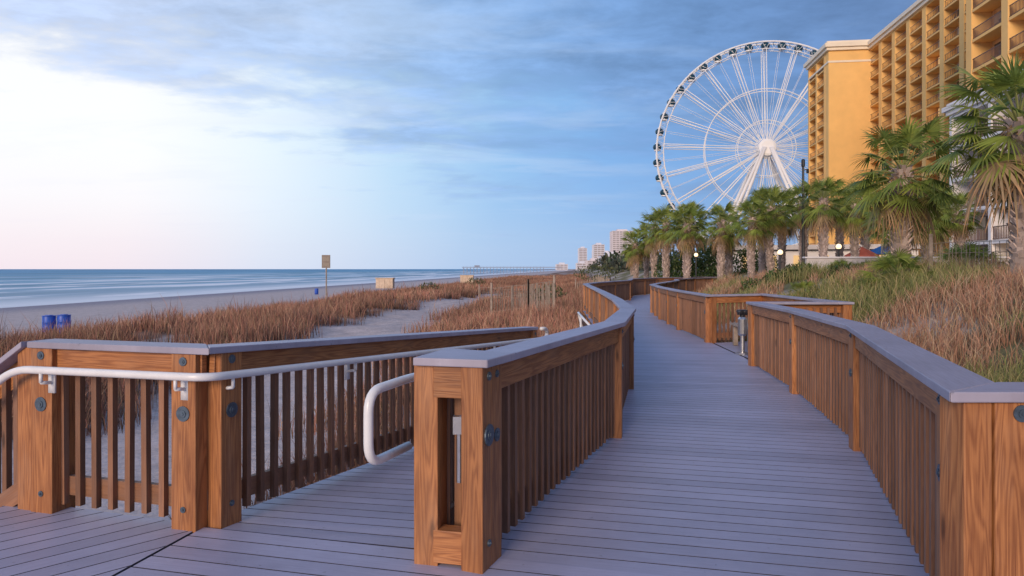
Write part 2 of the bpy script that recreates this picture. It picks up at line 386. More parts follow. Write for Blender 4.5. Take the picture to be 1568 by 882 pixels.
# ------------------------------------------------------------------ railings
def miter(pts,i,off):
    p=V(pts[i][:2])
    d0=(V(pts[i][:2])-V(pts[i-1][:2])).normalized() if i>0 else None
    d1=(V(pts[i+1][:2])-V(pts[i][:2])).normalized() if i<len(pts)-1 else None
    if d0 is None: d0=d1
    if d1 is None: d1=d0
    n0=V((-d0.y,d0.x));n1=V((-d1.y,d1.x)); m_=(n0+n1).normalized()
    return p+m_*(off/max(.35,m_.dot(n0)))
def bolt(mb,p,n,r,th=.011):
    p=V(p);n=V(n).normalized(); mb.tube([p-n*.01,p+n*th*.55],r,18); mb.tube([p+n*th*.5,p+n*th],r*.5,14); mb.tube([p+n*th*.9,p+n*th*1.3],r*.25,6)
def railing(name,pts,inner,H=1.07,capw=.2,corner=(),ends=(True,True),pw=.14,maxgap=3.4,bal=.118,skip_cap=False,big=.045,skip_post=()):
    P=empty(name); posts=MB();cap=MB();boards=MB();lows=MB();bals=MB();bolts=MB()
    n=len(pts); cw=pw
    for i in range(n-1):
        A=V(pts[i]);B=V(pts[i+1]); d=(B-A); d2=V((d.x,d.y,0)).normalized(); nin=V((-d2.y,d2.x,0))*inner
        ln=d.length
        if not skip_cap:
            w2=capw/2
            a1=miter(pts,i,w2);a2=miter(pts,i,-w2);b1=miter(pts,i+1,w2);b2=miter(pts,i+1,-w2)
            ex=V((d2.x,d2.y))
            if i==0 and ends[0]: a1-=ex*.09;a2-=ex*.09
            else: a1+=ex*.0015;a2+=ex*.0015
            if i==n-2 and ends[1]: b1+=ex*.09;b2+=ex*.09
            else: b1-=ex*.0015;b2-=ex*.0015
            def zf(x,y,A=A,B=B,d=d):
                t=((x-A.x)*d.x+(y-A.y)*d.y)/(d.x*d.x+d.y*d.y); return A.z+(B.z-A.z)*t+H
            # split long runs into separate boards with hairline joints
            k=max(1,round(ln/3.2))
            for j in range(k):
                e0=0.0 if j==0 else .0012/ln; e1=0.0 if j==k-1 else .0012/ln
                t0=j/k+e0;t1=(j+1)/k-e1
                q=[tuple(a2.lerp(b2,t0)),tuple(a2.lerp(b2,t1)),tuple(a1.lerp(b1,t1)),tuple(a1.lerp(b1,t0))]
                cap.prism(q,zf,.04,(d2.x,d2.y))
        up=V((0,0,1))
        o=nin*.03
        boards.beam(A+up*(H-.115)+o,B+up*(H-.115)+o,.04,.145)
        bo=-nin*.035
        lows.beam(A+up*.15+bo,B+up*.15+bo,.038,.12)
        k=max(1,int(ln/bal))
        for j in range(k):
            p=A.lerp(B,(j+.5)/k)
            tl=random.uniform(-.005,.005)
            bals.beam(p+up*(.04+random.uniform(-.006,.006)),p+V((tl,tl,H-.10)),.038,.038,tuple(d2),t=random.uniform(.65,1.18))
    for i in range(n):
        p=V(pts[i])
        dirs=[]
        if i>0: dirs.append((V(pts[i-1])-p))
        if i<n-1: dirs.append((V(pts[i+1])-p))
        if i in skip_post: pass
        elif i in corner:
            for kk,d in enumerate(dirs):
                d=V((d.x,d.y,0)).normalized(); q=p+d*(cw*.5+.015)
                sgn=1 if d.dot(V((pts[min(i+1,n-1)][0],pts[min(i+1,n-1)][1],0))-V((p.x,p.y,0)))>0 else -1
                nin=V((-d.y,d.x,0))*inner*sgn
                posts.beam((q.x,q.y,p.z-.25),(q.x,q.y,p.z+H-.042),pw,cw,tuple(d))
                for zz,r in ((.68,big),(.985,.026),(.12,.018)): bolt(bolts,q+nin*(pw/2)+V((0,0,zz)),nin,r)
        else:
            d=dirs[-1]; d=V((d.x,d.y,0)).normalized()
            posts.beam((p.x,p.y,p.z-.25),(p.x,p.y,p.z+H-.042),pw,pw,tuple(d))
            dd=d if i<n-1 else -d
            nin=V((-dd.y,dd.x,0))*inner
            for zz,r in ((.66,.035),(.98,.02)): bolt(bolts,p+nin*(pw/2)+V((0,0,zz)),nin,r)
        if i<n-1:
            d=V(pts[i+1])-p; k=int(d.length/maxgap)
            dn=V((d.x,d.y,0)).normalized(); nin=V((-dn.y,dn.x,0))*inner
            for j in range(1,k+1):
                q=p+d*(j/(k+1)); posts.beam((q.x,q.y,q.z-.25),(q.x,q.y,q.z+H-.042),pw*.98,pw*.98,tuple(dn))
                bolt(bolts,q+nin*(pw/2)+V((0,0,.66)),nin,.035)
    posts.obj('posts',M_wood,P,bevel=.005); cap.obj('cap_boards',M_cap,P,bevel=.005)
    boards.obj('rail_boards',M_wood,P,bevel=.003); lows.obj('lower_boards',M_baluster,P); bals.obj('balusters',M_baluster,P); bolts.obj('bolts',M_bolt,P,smooth=False)
    return P
Lp=[(-.145,3.60)]+[p[0] for p in PAIRS[1:]]
Lp=[(x,y,zd(y)) for x,y in Lp]
rl=railing('boardwalk_railing',Lp,-1,ends=(False,False),corner=(),capw=.205)
R1=[(4.6,2.64,0),(1.785,2.64,0)]+[(x,y,zd(y)) for x,y in ((3.00,5.88),(3.64,8.73),(4.06,11.45),(5.62,11.5))]
PR=railing('boardwalk_railing',R1,1,capw=.23,pw=.15,ends=(True,True),maxgap=3.6,skip_post=(1,))
mb=MB(); ap=V((.351,.936,0))
mb.beam((1.745,2.63,-.25),(1.745,2.63,1.026),.105,.15,(0,1,0)); mb.beam((1.985,2.63,-.25),(1.985,2.63,1.026),.355,.155,(0,1,0))
qq=V((1.785,2.64,0))+ap*.175; mb.beam((qq.x,qq.y,-.25),(qq.x,qq.y,1.026),.15,.15,tuple(ap)); mb.obj('corner_posts',M_wood,PR,bevel=.005)
mb=MB(); bolt(mb,(1.905,2.5525,.985),(0,-1,0),.032); bolt(mb,(2.02,2.5525,.68),(0,-1,0),.045)
bolt(mb,qq+V((-.936,.351,0))*.075+V((0,0,.985)),(-.936,.351,0),.022); bolt(mb,qq+V((-.936,.351,0))*.075+V((0,0,.68)),(-.936,.351,0),.035); mb.obj('corner_bolts',M_bolt,PR)
R2=[(5.62,11.7),(5.85,15.9),(4.40,15.25),(4.53,18.5),(4.85,22.3),(5.3,25.8),(6.1,28.3),(8.5,35.0),(9.5,39.6),(11.7,43.8),(15.2,48),(27,53.5)]
railing('boardwalk_railing',[(x,y,zd(y)) for x,y in R2],1,capw=.2,corner=(2,))
pl=(-3.02,4.38,0)
railing('ramp_railing',[pl,(-1.80,4.04,0),(.24,9.4,zr(9.4))],-1,corner=(0,1),pw=.17,capw=.20,ends=(False,True),maxgap=8,bal=.125)
railing('stair_railing',[(-3.06,4.39,0),(-4.7,4.9,-1.05)],-1,corner=(),ends=(False,True),maxgap=5)
st=MB()
for i in range(6):
    st.box((-3.42-.29*i,3.3,-.17*(i+1)-.02),(.28,2.4,.04),t=1)
sp_=empty('beach_stairs'); st.obj('treads',M_deck,sp_)
st=MB(); st.beam((-3.28,4.45,-.2),(-5.0,4.45,-1.2),.05,.28); st.beam((-3.28,2.1,-.2),(-5.0,2.1,-1.2),.05,.28); st.obj('stringers',M_beam,sp_)
rp=[(-.43,3.63),(1.10,9.4)]
railing('ramp_railing',[(x,y,zr(y)) for x,y in rp],1,H=1.03,skip_cap=True,maxgap=3.0,ends=(False,False))
P=empty('railing_end_frame')
mb=MB()
q0=V((-.435,3.56));q1=V((-.175,3.50)); e=(q1-q0).normalized()
mb.beam((q0.x,q0.y,-.2),(q0.x,q0.y,1.03),.085,.13,(e.x,e.y,0)); mb.beam((q1.x,q1.y,-.2),(q1.x,q1.y,1.03),.12,.15,(.37,.93,0))
m0=q0+e*.04;m1=q1-e*.055
mb.beam((m0.x,m0.y,.945),(m1.x,m1.y,.945),.09,.16); mb.beam((m0.x,m0.y,.10),(m1.x,m1.y,.10),.09,.17)
mb.obj('end_posts',M_wood,P,bevel=.005)
mb=MB()
for k in (.045,.105): mb.beam((m0.x+k,m0.y+.13,.1),(m0.x+k,m0.y+.13,1.0),.035,.035,(1,0,0))
mb.obj('end_balusters',M_baluster,P)
mb=MB(); nrm=V((e.y,-e.x))
A0=q0-e*.055+nrm*.085;A1=q1+e*.075+nrm*.09;B1=A1+V((.14,.30));B0=A0+V((.135,.42))
mb.prism([tuple(A0),tuple(A1),tuple(B1),tuple(B0)],lambda x,y:1.073,.042,(e.x,e.y)); mb.obj('cap_board',M_cap,P,bevel=.006)
mb=MB(); n3=V((.93,-.37,0))
for zz,r in ((.68,.055),(.98,.022),(.13,.018)): bolt(mb,V((q1.x,q1.y,zz))+n3*.062,n3,r)
mb.obj('bolts',M_bolt,P)
mb=MB(); mb.box((m1.x-.03,m1.y+.02,.72),(.09,.05,.09)); mb.tube([(m1.x-.04,m1.y+.03,.70),(m1.x-.04,m1.y+.03,.42)],.02); mb.obj('latch_bracket',M_steel,P)

# ------------------------------------------------------------------ handrails
def rounded(pts,r=.08,k=5):
    out=[V(pts[0])]
    for i in range(1,len(pts)-1):
        p=V(pts[i]);a=V(pts[i-1]);b_=V(pts[i+1]); la=min(r,(a-p).length*.49);lb=min(r,(b_-p).length*.49)
        s0=p+(a-p).normalized()*la;s1=p+(b_-p).normalized()*lb
        for j in range(k+1):
            t=j/k; out.append(s0*(1-t)**2+p*2*t*(1-t)+s1*t*t)
    out.append(V(pts[-1])); return out
P=empty('white_handrail'); mb=MB(); hz=.91
nin=V((.934,-.357))
end=V((.24,9.4))
c1=V((-1.73,3.86))
L0=V((-3.06,4.2))
pts=[(-4.6,4.65,-1.0+hz),(L0.x,L0.y,hz),(c1.x,c1.y,hz)]
ee=end+nin*.17
ad=(ee-c1).normalized()
pts+=[(ee.x,ee.y,zr(9.4)+hz),(ee.x+ad.x*.25,ee.y+ad.y*.25,zr(9.4)+hz-.0),(ee.x+ad.x*.25,ee.y+ad.y*.25,zr(9.4)+hz+.12),(ee.x,ee.y,zr(9.4)+hz+.14)]
mb.tube(rounded(pts,.12),.024,12)
def bracket(x,y,z,nx_,ny_):
    mb.tube([(x,y,z-.02),(x,y,z-.075)],.011,8); mb.tube([(x,y,z-.075),(x-nx_*.07,y-ny_*.07,z-.085)],.011,8)
    px,py=x-nx_*.075,y-ny_*.075
    mb.beam((px,py,z-.15),(px,py,z-.03),.05,.012,(nx_,ny_,0))
pn=V((-.268,-.963))
for x,y in ((-2.86,4.145),(-1.93,3.915)): bracket(x,y,hz,pn.x,pn.y)
for t in (.035,.25,.5,.75,.97):
    q=c1.lerp(ee,t); bracket(q.x,q.y,hz+(zr(9.4))*t,nin.x,nin.y)
mb.obj('pipe',M_white,P,smooth=True)
P=empty('white_handrail'); mb=MB()
s0=V((-.47,3.80))-nin*.12; fd=V((-.37,-.93))
s1=s0+fd*.40; fe=V((1.02,9.3))-nin*.12
mb.tube(rounded([(fe.x,fe.y,zr(9.4)+hz),(s0.x,s0.y,hz),(s1.x,s1.y,hz-.01),(s1.x,s1.y,.53),(s0.x,s0.y,.53)],.11,6),.025,12)
for t in (.05,.3,.6,.9):
    q=s0.lerp(fe,t); bracket(q.x,q.y,hz+zr(9.4)*t,-nin.x,-nin.y)
mb.obj('pipe',M_white,P,smooth=True)
P=empty('white_handrail'); mb=MB()
mb.tube(rounded([(1.45,12.2,.45),(1.32,12.9,.62),(1.38,14.3,.62),(1.5,14.3,.2)],.15),.023,8); mb.tube([(1.33,13.2,-1),(1.33,13.2,.6)],.02)
mb.obj('pipe',M_white,P,smooth=True)

# ------------------------------------------------------------------ bench + viewer in alcove
P=empty('wooden_bench'); mb=MB(); z0=zd(13)
for k in range(4): mb.beam((4.62+.125*k,12.3,z0+.45),(4.80+.125*k,14.9,z0+.45),.11,.04)
for y in (12.5,13.6,14.7):
    x=4.66+(y-12.2)*.06; mb.beam((x,y,z0),(x,y,z0+.43),.09,.09,(0,1,0)); mb.beam((x+.36,y,z0),(x+.36,y,z0+.43),.09,.09,(0,1,0)); mb.beam((x-.03,y,z0+.39),(x+.4,y,z0+.39),.05,.07)
    mb.beam((x+.5,y,z0+.35),(x+.56,y,z0+.92),.05,.07,(0,1,0))
for k in range(3): mb.beam((5.14,12.3,z0+.60+.13*k),(5.32,14.9,z0+.60+.13*k),.03,.1)
mb.obj('slats_and_legs',M_grey,P,bevel=.004)
P=empty('coin_operated_binoculars'); mb=MB()
bx,by=4.42,13.1
mb.tube([(bx,by,z0),(bx,by,z0+.04)],.13,16,t=1); mb.tube([(bx,by,z0),(bx,by,z0+.36)],.045,12)
mb.tube([(bx,by,z0+.36),(bx,by,z0+.40),(bx,by,z0+.68),(bx,by,z0+.72)],[.06,.085,.085,.06],16); mb.obj('pedestal',M_steel,P)
mb=MB(); mb.tube([(bx,by,z0+.72),(bx,by,z0+.76)],.05,12); mb.box((bx,by,z0+.81),(.17,.13,.10))
for s in (-1,1): mb.tube([(bx+s*.045-.02,by-.12,z0+.815),(bx+s*.045,by+.13,z0+.825)],.033,12)
mb.obj('eyepiece_head',M_black,P,bevel=.01)

# ------------------------------------------------------------------ foliage
def fast_blades(name,base,h,w,lean,cols,mat):
    n=len(base); 
    az=rng.uniform(0,2*np.pi,n)
    fx=np.cos(az);fy=np.sin(az); la=rng.uniform(0,2*np.pi,n)
    lx=np.cos(la)*lean*h;ly=np.sin(la)*lean*h
    v=np.zeros((n,5,3),np.float32)
    v[:,0]=base; v[:,1]=base; v[:,0,0]-=fx*w/2;v[:,0,1]-=fy*w/2;v[:,1,0]+=fx*w/2;v[:,1,1]+=fy*w/2
    mid=base.copy(); mid[:,0]+=lx*.3;mid[:,1]+=ly*.3;mid[:,2]+=h*.6
    v[:,2]=mid;v[:,3]=mid; v[:,2,0]+=fx*w*.4;v[:,2,1]+=fy*w*.4;v[:,3,0]-=fx*w*.4;v[:,3,1]-=fy*w*.4
    tip=base.copy(); tip[:,0]+=lx;tip[:,1]+=ly;tip[:,2]+=h*np.sqrt(np.clip(1-lean**2*.6,.1,1)); v[:,4]=tip
    me=bpy.data.meshes.new(name); me.vertices.add(n*5); me.vertices.foreach_set('co',v.ravel())
    b0=(np.arange(n)*5)[:,None]; li=np.concatenate([b0+0,b0+1,b0+2,b0+3,b0+3,b0+2,b0+4],1).ravel().astype(np.int32)
    me.loops.add(n*7); me.loops.foreach_set('vertex_index',li)
    me.polygons.add(n*2); ls=np.stack([np.arange(n)*7,np.arange(n)*7+4],1).ravel().astype(np.int32); me.polygons.foreach_set('loop_start',ls)
    me.update(calc_edges=True)
    ca=me.color_attributes.new('Col','FLOAT_COLOR','POINT'); c=np.ones((n,5,4),np.float32)
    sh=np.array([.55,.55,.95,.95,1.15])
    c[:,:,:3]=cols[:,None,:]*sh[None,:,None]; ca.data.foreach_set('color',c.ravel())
    me.materials.append(mat); o=bpy.data.objects.new(name,me); scene.collection.objects.link(o); return o
def pal(n,cs,ps,var=.25):
    cs=np.array(cs); k=rng.choice(len(cs),n,p=ps); return np.clip(cs[k]*rng.uniform(1-var,1+var,(n,1)),0,1)
def sample(n,ymin,ymax,sfun,clump):
    y=np.exp(rng.uniform(np.log(ymin),np.log(ymax),n)); a,b_=sfun(y); x=a+(b_-a)*rng.uniform(0,1,n)
    k=rng.integers(4,14,n); X=np.repeat(x,k);Y=np.repeat(y,k); sp=clump*(1+Y/60); X=X+rng.normal(0,1,len(X))*sp;Y=Y+rng.normal(0,1,len(Y))*sp
    return X,Y
X,Y=sample(34000,5.2,230,lambda y:(-21+.1*y-3,xb(y)-1.7),.16)
keep=(np.abs(X-pathx(Y))>pathw(Y)+.45*np.sin(Y*.9)+rng.normal(0,.3,len(X)))|(Y>75)
keep&=dist_cl(X,Y)>1.5
keep&=~((X>-3.5)&(X<2.1)&(Y<12.8)&(X>-1.95+.38*(Y-4)))
keep&=~((X>-3.5)&(Y<5.3))
keep&=(fbm(X*1.3,Y*1.3,21)>-.38)
keep&=~((Y<11)&(X<-2.2)&(rng.uniform(0,1,len(X))<.93))
keep&=(((-20+.1*Y)-X)<1.5+rng.normal(0,1,len(X)))
X,Y=X[keep],Y[keep]; Z=ground(X,Y)-.03; n=len(X)
h=rng.uniform(.4,.9,n)*(1+.25*fbm(X,Y,5)); h*=np.where(X-pathx(Y)>0,.8,1.0)
tall=rng.uniform(0,1,n)<.03; h=np.where(tall,h*1.5,h)
w=.006+.0006*Y
c=pal(n,[(.38,.205,.145),(.29,.155,.11),(.46,.30,.21),(.23,.17,.10),(.39,.175,.135)],[.34,.24,.15,.09,.18])
tc_=fbm(X*.3,Y*.3,44)[:,None]; c=c*(1+.28*tc_)
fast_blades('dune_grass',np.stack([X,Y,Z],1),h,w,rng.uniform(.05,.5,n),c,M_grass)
X,Y=sample(24000,2.8,75,lambda y:(xb(y)+1.7,xb(y)+15+0*y),.13)
keep=(dist_cl(X,Y)>1.5)&~((X>3.9)&(X<6.0)&(Y>11.3)&(Y<16.1))&~((Y<3.0)&(X<4.9))
fb=fbm(X*1.4,Y*1.4,31); keep&=fb>-.22
keep&=~((Y>29)&(X>13))
X,Y,fb=X[keep],Y[keep],fb[keep]; Z=ground(X,Y)-.02; n=len(X)
h=rng.uniform(.2,.62,n)*(1+.3*fbm(X*1.2,Y*1.2,8)); w=.005+.0006*Y
g=fbm(X*.8,Y*.8,77)[:,None]
cg=pal(n,[(.23,.25,.09),(.33,.29,.13),(.17,.20,.07),(.44,.35,.19)],[.35,.3,.2,.15]); cb=pal(n,[(.48,.28,.185),(.40,.21,.14),(.52,.38,.25)],[.4,.35,.25])
c=np.where(g>.10,cb,cg)
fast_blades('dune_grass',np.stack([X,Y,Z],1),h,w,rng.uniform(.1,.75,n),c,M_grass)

def leafmesh(mb,p,dirv,sidev,ln,col,nl=22,droop=.35,wd=.045):
    D=V(dirv).normalized();S=V(sidev).normalized();Nn=D.cross(S)
    for j in range(nl):
        a=(j/(nl-1)-.5)*math.radians(215)
        dr=(D*math.cos(a)+S*math.sin(a)+Nn*(-.3*abs(math.sin(a)))).normalized()
        l=ln*(.62+.38*math.cos(a*.75))*random.uniform(.88,1.08)
        side=(D*(-math.sin(a))+S*math.cos(a)).normalized()
        f=random.uniform(.7,1.35); c=(col[0]*f,col[1]*f,col[2]*f)
        b=len(mb.v); dz=droop*random.uniform(.4,1.6)
        prof=[(0,.25),(.4,1),(.7,.75),(1,.06)]
        for t,wf in prof:
            q=V(p)+dr*(l*t)+V((0,0,-dz*l*max(0,t-.3)**2*1.6))
            mb.v.append(tuple(q-side*wd*wf/2+Nn*.008*wf));mb.v.append(tuple(q+side*wd*wf/2-Nn*.008*wf)); cc=c if t<.9 else (c[0]*1.7,c[1]*1.25,c[2]*1.1); mb.c+=[cc,cc]
        for k in range(3):
            mb.f.append((b+2*k,b+2*k+1,b+2*k+3,b+2*k+2)); mb.uv+=[(0,0)]*4; mb.mi.append(0)
def crown(seed,top,n=46,R=.62,low=-58):
    random.seed(seed); mb=MB()
    for i in range(n):
        t=i/(n-1); el=math.radians(80+(low-80)*t**.95+random.uniform(-10,10)); az=i*2.39996+random.uniform(-.3,.3)
        D=V((math.cos(el)*math.cos(az),math.cos(el)*math.sin(az),math.sin(el))); S=V((-math.sin(az),math.cos(az),0))
        base=V((0,0,top-.3*t))
        pl_=random.uniform(.60,.95)*(1 if t>.12 else .75)
        mid=base+D*pl_*.6; D2=(D+V((0,0,-.16))).normalized(); tip=mid+D2*pl_*.45
        dead=t>.84
        if not dead:
            q=random.random(); col=(.155+.07*q,.225+.05*q,.055) if t>.25 else (.21+.06*q,.28+.04*q,.07)
        else:
            col=(.36,.25,.14) if random.random()<.7 else (.24,.22,.08)
        pc=(.34,.36,.13) if not dead else (.38,.26,.15)
        mb.tube([base,mid,tip],[.024,.015,.010],4,t=pc)
        S2=(S+V((0,0,random.uniform(-.5,.5)))).normalized()
        D3=(D2+V((0,0,-.1 if not dead else -.8))).normalized()
        leafmesh(mb,tip,D3,(S2-D3*S2.dot(D3)),R*random.uniform(.8,1.15),col,21,.28 if not dead else .6,.036)
    return mb.mesh('palm_crown',M_leaf)
M_trunk=vcol('palm_trunk_bark',.9)
def trunk(seed,H,r=.17):
    random.seed(seed); mb=MB(); pts=[];rr=[]
    bx_=random.uniform(-.12,.12);by_=random.uniform(-.12,.12)
    k=14
    for i in range(k):
        t=i/(k-1); pts.append((bx_*math.sin(t*3.1),by_*math.sin(t*3.1),-.3+(H+.3)*t)); rr.append(r*(1.1-.15*t+.08*random.random())+(.05 if t<.1 else 0))
    mb.tube(pts,rr,12,t=(.32,.25,.22))
    nb=int(H*50)
    for i in range(nb):
        t=.10+.90*i/nb; z=t*H; a=i*2.39996
        cx=bx_*math.sin(t*3.1);cy=by_*math.sin(t*3.1); o_=V((math.cos(a),math.sin(a),0)); R0=r*(1.10-.15*t)
        p=V((cx,cy,z))+o_*(R0-.02); ln=random.uniform(.15,.27)*(1 if t>.3 else .6); tilt=random.uniform(.3,.75)
        q=p+(o_*tilt+V((0,0,1))+V((-o_.y,o_.x,0))*random.uniform(-.35,.35)).normalized()*ln
        f=random.uniform(.6,1.4); mb.beam(p,q,.095,.03,tuple(o_),(.48*f,.38*f,.34*f))
    for i in range(50):
        a=random.uniform(0,6.28); z=H-random.uniform(.05,.5); o_=V((math.cos(a),math.sin(a),0)); p=V((0,0,z))+o_*r*.9
        mb.beam(p,p+o_*random.uniform(.05,.22)+V((0,0,-random.uniform(.1,.4))),.03,.01,tuple(o_),(.30,.19,.11))
    return mb.mesh('palm_trunk',M_trunk)
palm_sets=[(crown(11+i,4.3,n=(52,58,48,54)[i]),trunk(31+i,4.25)) for i in range(4)]
random.seed(5)
def palm(x,y,height,scale,k,rot=0):
    z=G1(x,y); P=empty('palm_tree',(x,y,z)); cr,tr=palm_sets[k]
    s=height/4.3*.86
    for nm,me_ in (('crown',cr),('trunk',tr)):
        o=bpy.data.objects.new(nm,me_); scene.collection.objects.link(o); o.parent=P
        if nm=='trunk': o.scale=(scale*.92,scale*.92,s)
        else:
            o.scale=(scale,scale,scale); o.location=(0,0,4.3*s-4.3*scale)
    P.rotation_euler=(0,0,rot)
PL=[(10.3,18,3.45,1.18,0),(10.55,14.2,3.95,1.25,1),(14.6,32,4.2,1.0,2),(16.2,38,4.7,1.08,3),(13.7,36,4.2,1.05,0),(12.3,35,4.0,.95,1),(13.8,45,5.6,1.15,2),
    (12.3,48,6.0,1.3,3),(12.0,53,6.0,1.3,0),(12.6,60,6.0,1.35,1),(13.2,67,5.4,1.3,2),(18.3,104,3.8,1.4,3),(19.6,41,4.9,1.1,0),(18.6,36,4.6,1.1,3),(17.6,29,3.4,1.0,2),(17.0,43,4.6,1.15,1),(15.4,49,5.6,1.2,0),
    (22,36,4.4,1.1,1),(14.6,56,5.8,1.25,3),(16.9,33.5,4.0,1.0,1),(15.0,41,4.8,1.1,0),(21.5,33,3.6,1.0,0),(11.2,62,5.0,1.2,0),(14.4,25.5,2.9,.95,3)]
for i,(x,y,h_,s,k) in enumerate(PL): palm(x,y,h_,s,k,i*1.3)
for x,y,s in ((9.7,17.2,.72),(13.6,20.5,.8),(14.6,21.5,.75),(12.4,24,.6),(8.9,21,.42),(11.6,21.5,.5),(13.0,27,.6)):
    P=empty('palmetto_shrub',(x,y,G1(x,y)-.02)); o=bpy.data.objects.new('fronds',palm_sets[(int(x))%4][0]); scene.collection.objects.link(o); o.parent=P; o.scale=(s,s,s); o.location=(0,0,-4.05*s)
def hedge(name,blobs,size,colr):
    pts=[];
    for cx,cy,cz,rx,ry,rz,k in blobs:
        u=rng.normal(size=(k,3)); u/=np.linalg.norm(u,axis=1)[:,None]; rad=rng.uniform(.65,1.08,(k,1)); q=u*rad*np.array([rx,ry,rz])+np.array([cx,cy,cz]); pts.append(q)
    q=np.concatenate(pts); n=len(q)
    cols=pal(n,colr,[1/len(colr)]*len(colr),.45)
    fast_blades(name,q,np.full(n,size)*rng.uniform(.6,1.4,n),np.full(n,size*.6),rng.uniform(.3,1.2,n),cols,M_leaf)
GC=[(.08,.14,.04),(.12,.18,.055),(.06,.11,.03),(.16,.19,.07)]
bl=[]
for i in range(26):
    x=12.5+i*.62+random.uniform(-.3,.3); y=54+random.uniform(-2,2); bl.append((x,y,G1(x,y)+.9,1.1,1.1,random.uniform(.9,1.6),800))
hedge('hedge',bl,.16,GC)
bl=[]
for i in range(22):
    x=14.8+i*.45+random.uniform(-.2,.2); y=30.4+random.uniform(-.5,.5); bl.append((x,y,G1(x,y)+.1,.5,.5,random.uniform(.25,.5),260))
for i in range(16):
    x=10.2+i*.42+random.uniform(-.5,.5); y=27.5-i*.35+random.uniform(-1.3,1.3); bl.append((x,y,G1(x,y)+.1,.6,.6,random.uniform(.25,.55),420))
hedge('shrub_row',bl,.12,GC+[(.18,.18,.07)])
bl=[]
for i in range(60):
    y=110+i*14; x=.105*y+14+random.uniform(-5,14); bl.append((x,y,2.6,6,7,random.uniform(2.5,4.2),260))
hedge('distant_trees',bl,.9,[(.09,.12,.07),(.13,.13,.08),(.08,.09,.07)])
bl=[(9.5,77,1,2.5,2.5,.9,500),(-5,92,-.3,1.4,1.4,.6,200),(-9,74,-.5,1.2,1.2,.5,200),(2.6,48,-.3,1.2,1.2,.6,250)]
hedge('dune_shrub',bl,.2,[(.17,.18,.08),(.13,.15,.07)])

# ------------------------------------------------------------------ sand fences
def sandfence(pts,h=1.15,sp=.10):
    P=empty('sand_fence'); mb=MB()
    for (a,b_),(c_,d_) in zip(pts[:-1],pts[1:]):
        ln=math.hypot(c_-a,d_-b_); n=int(ln/sp)
        for i in range(n):
            t=i/n; x=a+(c_-a)*t;y=b_+(d_-b_)*t; z=G1(x,y)
            hh=h*random.uniform(.9,1.05); mb.beam((x,y,z-.1),(x+random.uniform(-.05,.05),y,z+hh),.045,.012,(c_-a,d_-b_,0))
        for t in np.linspace(0,1,max(2,int(ln/2.5)+1)):
            x=a+(c_-a)*t;y=b_+(d_-b_)*t; z=G1(x,y); mb.tube([(x,y,z-.3),(x,y,z+h+.25)],.05,7)
        for zz in (.3,.7,1.0):
            mb.tube([(a+(c_-a)*t,b_+(d_-b_)*t,G1(a+(c_-a)*t,b_+(d_-b_)*t)+zz*h) for t in np.linspace(0,1,12)],.008,4)
    mb.obj('slats_and_posts',M_grey,P)
sandfence([(-.9,30),(.7,29.3),(1.7,27.5)],1.45,.13); sandfence([(.0,35),(2.0,36.5)],1.4,.13); sandfence([(-2.5,52),(2.0,50)],1.2,.16)
sandfence([(10.8,17.6),(13,16.4),(16,15.6)],.9,.09)
sandfence([(5.6,60),(9.2,64),(9.6,80)],1.1,.2)

# ------------------------------------------------------------------ signs, barrels, boxes
gz=G1(-13.6,50)
P=empty('beach_sign'); mb=MB(); mb.tube([(-13.6,50,gz-.3),(-13.6,50,2.5)],.05,8); mb.obj('post',M_grey,P)
mb=MB(); mb.box((-13.6,49.92,2.08),(.62,.04,.95)); mb.obj('panel',plain('sign_panel',(.25,.20,.175),.6),P,bevel=.01)
mb=MB(); mb.box((-13.6,49.893,2.25),(.5,.006,.3)); mb.box((-13.6,49.893,1.85),(.5,.006,.25)); mb.obj('lettering',plain('sign_lettering',(.30,.25,.21),.6,0,.4,25),P)
def barrel(x,y,r=.30,h=.92):
    z=G1(x,y); P=empty('blue_trash_barrel'); mb=MB()
    mb.tube([(x,y,z),(x,y,z+.05),(x,y,z+h*.33),(x,y,z+h*.35),(x,y,z+h*.37),(x,y,z+h*.64),(x,y,z+h*.66),(x,y,z+h*.68),(x,y,z+h-.04),(x,y,z+h)],[r*.95,r,r,r*1.05,r,r,r*1.05,r,r,r*.96],20)
    mb.obj('drum',M_blue,P,smooth=True); mb=MB()
    mb.tube([(x,y,z+h),(x,y,z+h+.03)],r*1.06,20); mb.tube([(x,y,z+h+.03),(x,y,z+h+.06)],r*.6,14); mb.obj('lid',M_blue,P)
barrel(-25.9,38.2,.33,1.0);barrel(-25.2,38.4,.33,1.0); barrel(-31.5,110)
def chest(x,y,z):
    P=empty('beach_storage_box'); mb=MB(); mb.box((x,y,z+.55),(1.9,1.2,1.1)); mb.box((x,y,z+1.15),(2.05,1.35,.1))
    for k in (-.6,0,.6): mb.box((x+k,y-.62,z+.55),(.08,.04,1.0))
    mb.obj('box_and_lid',M_tan,P,bevel=.02)
chest(-14.3,77,-.65); chest(-6.6,100,-.55)

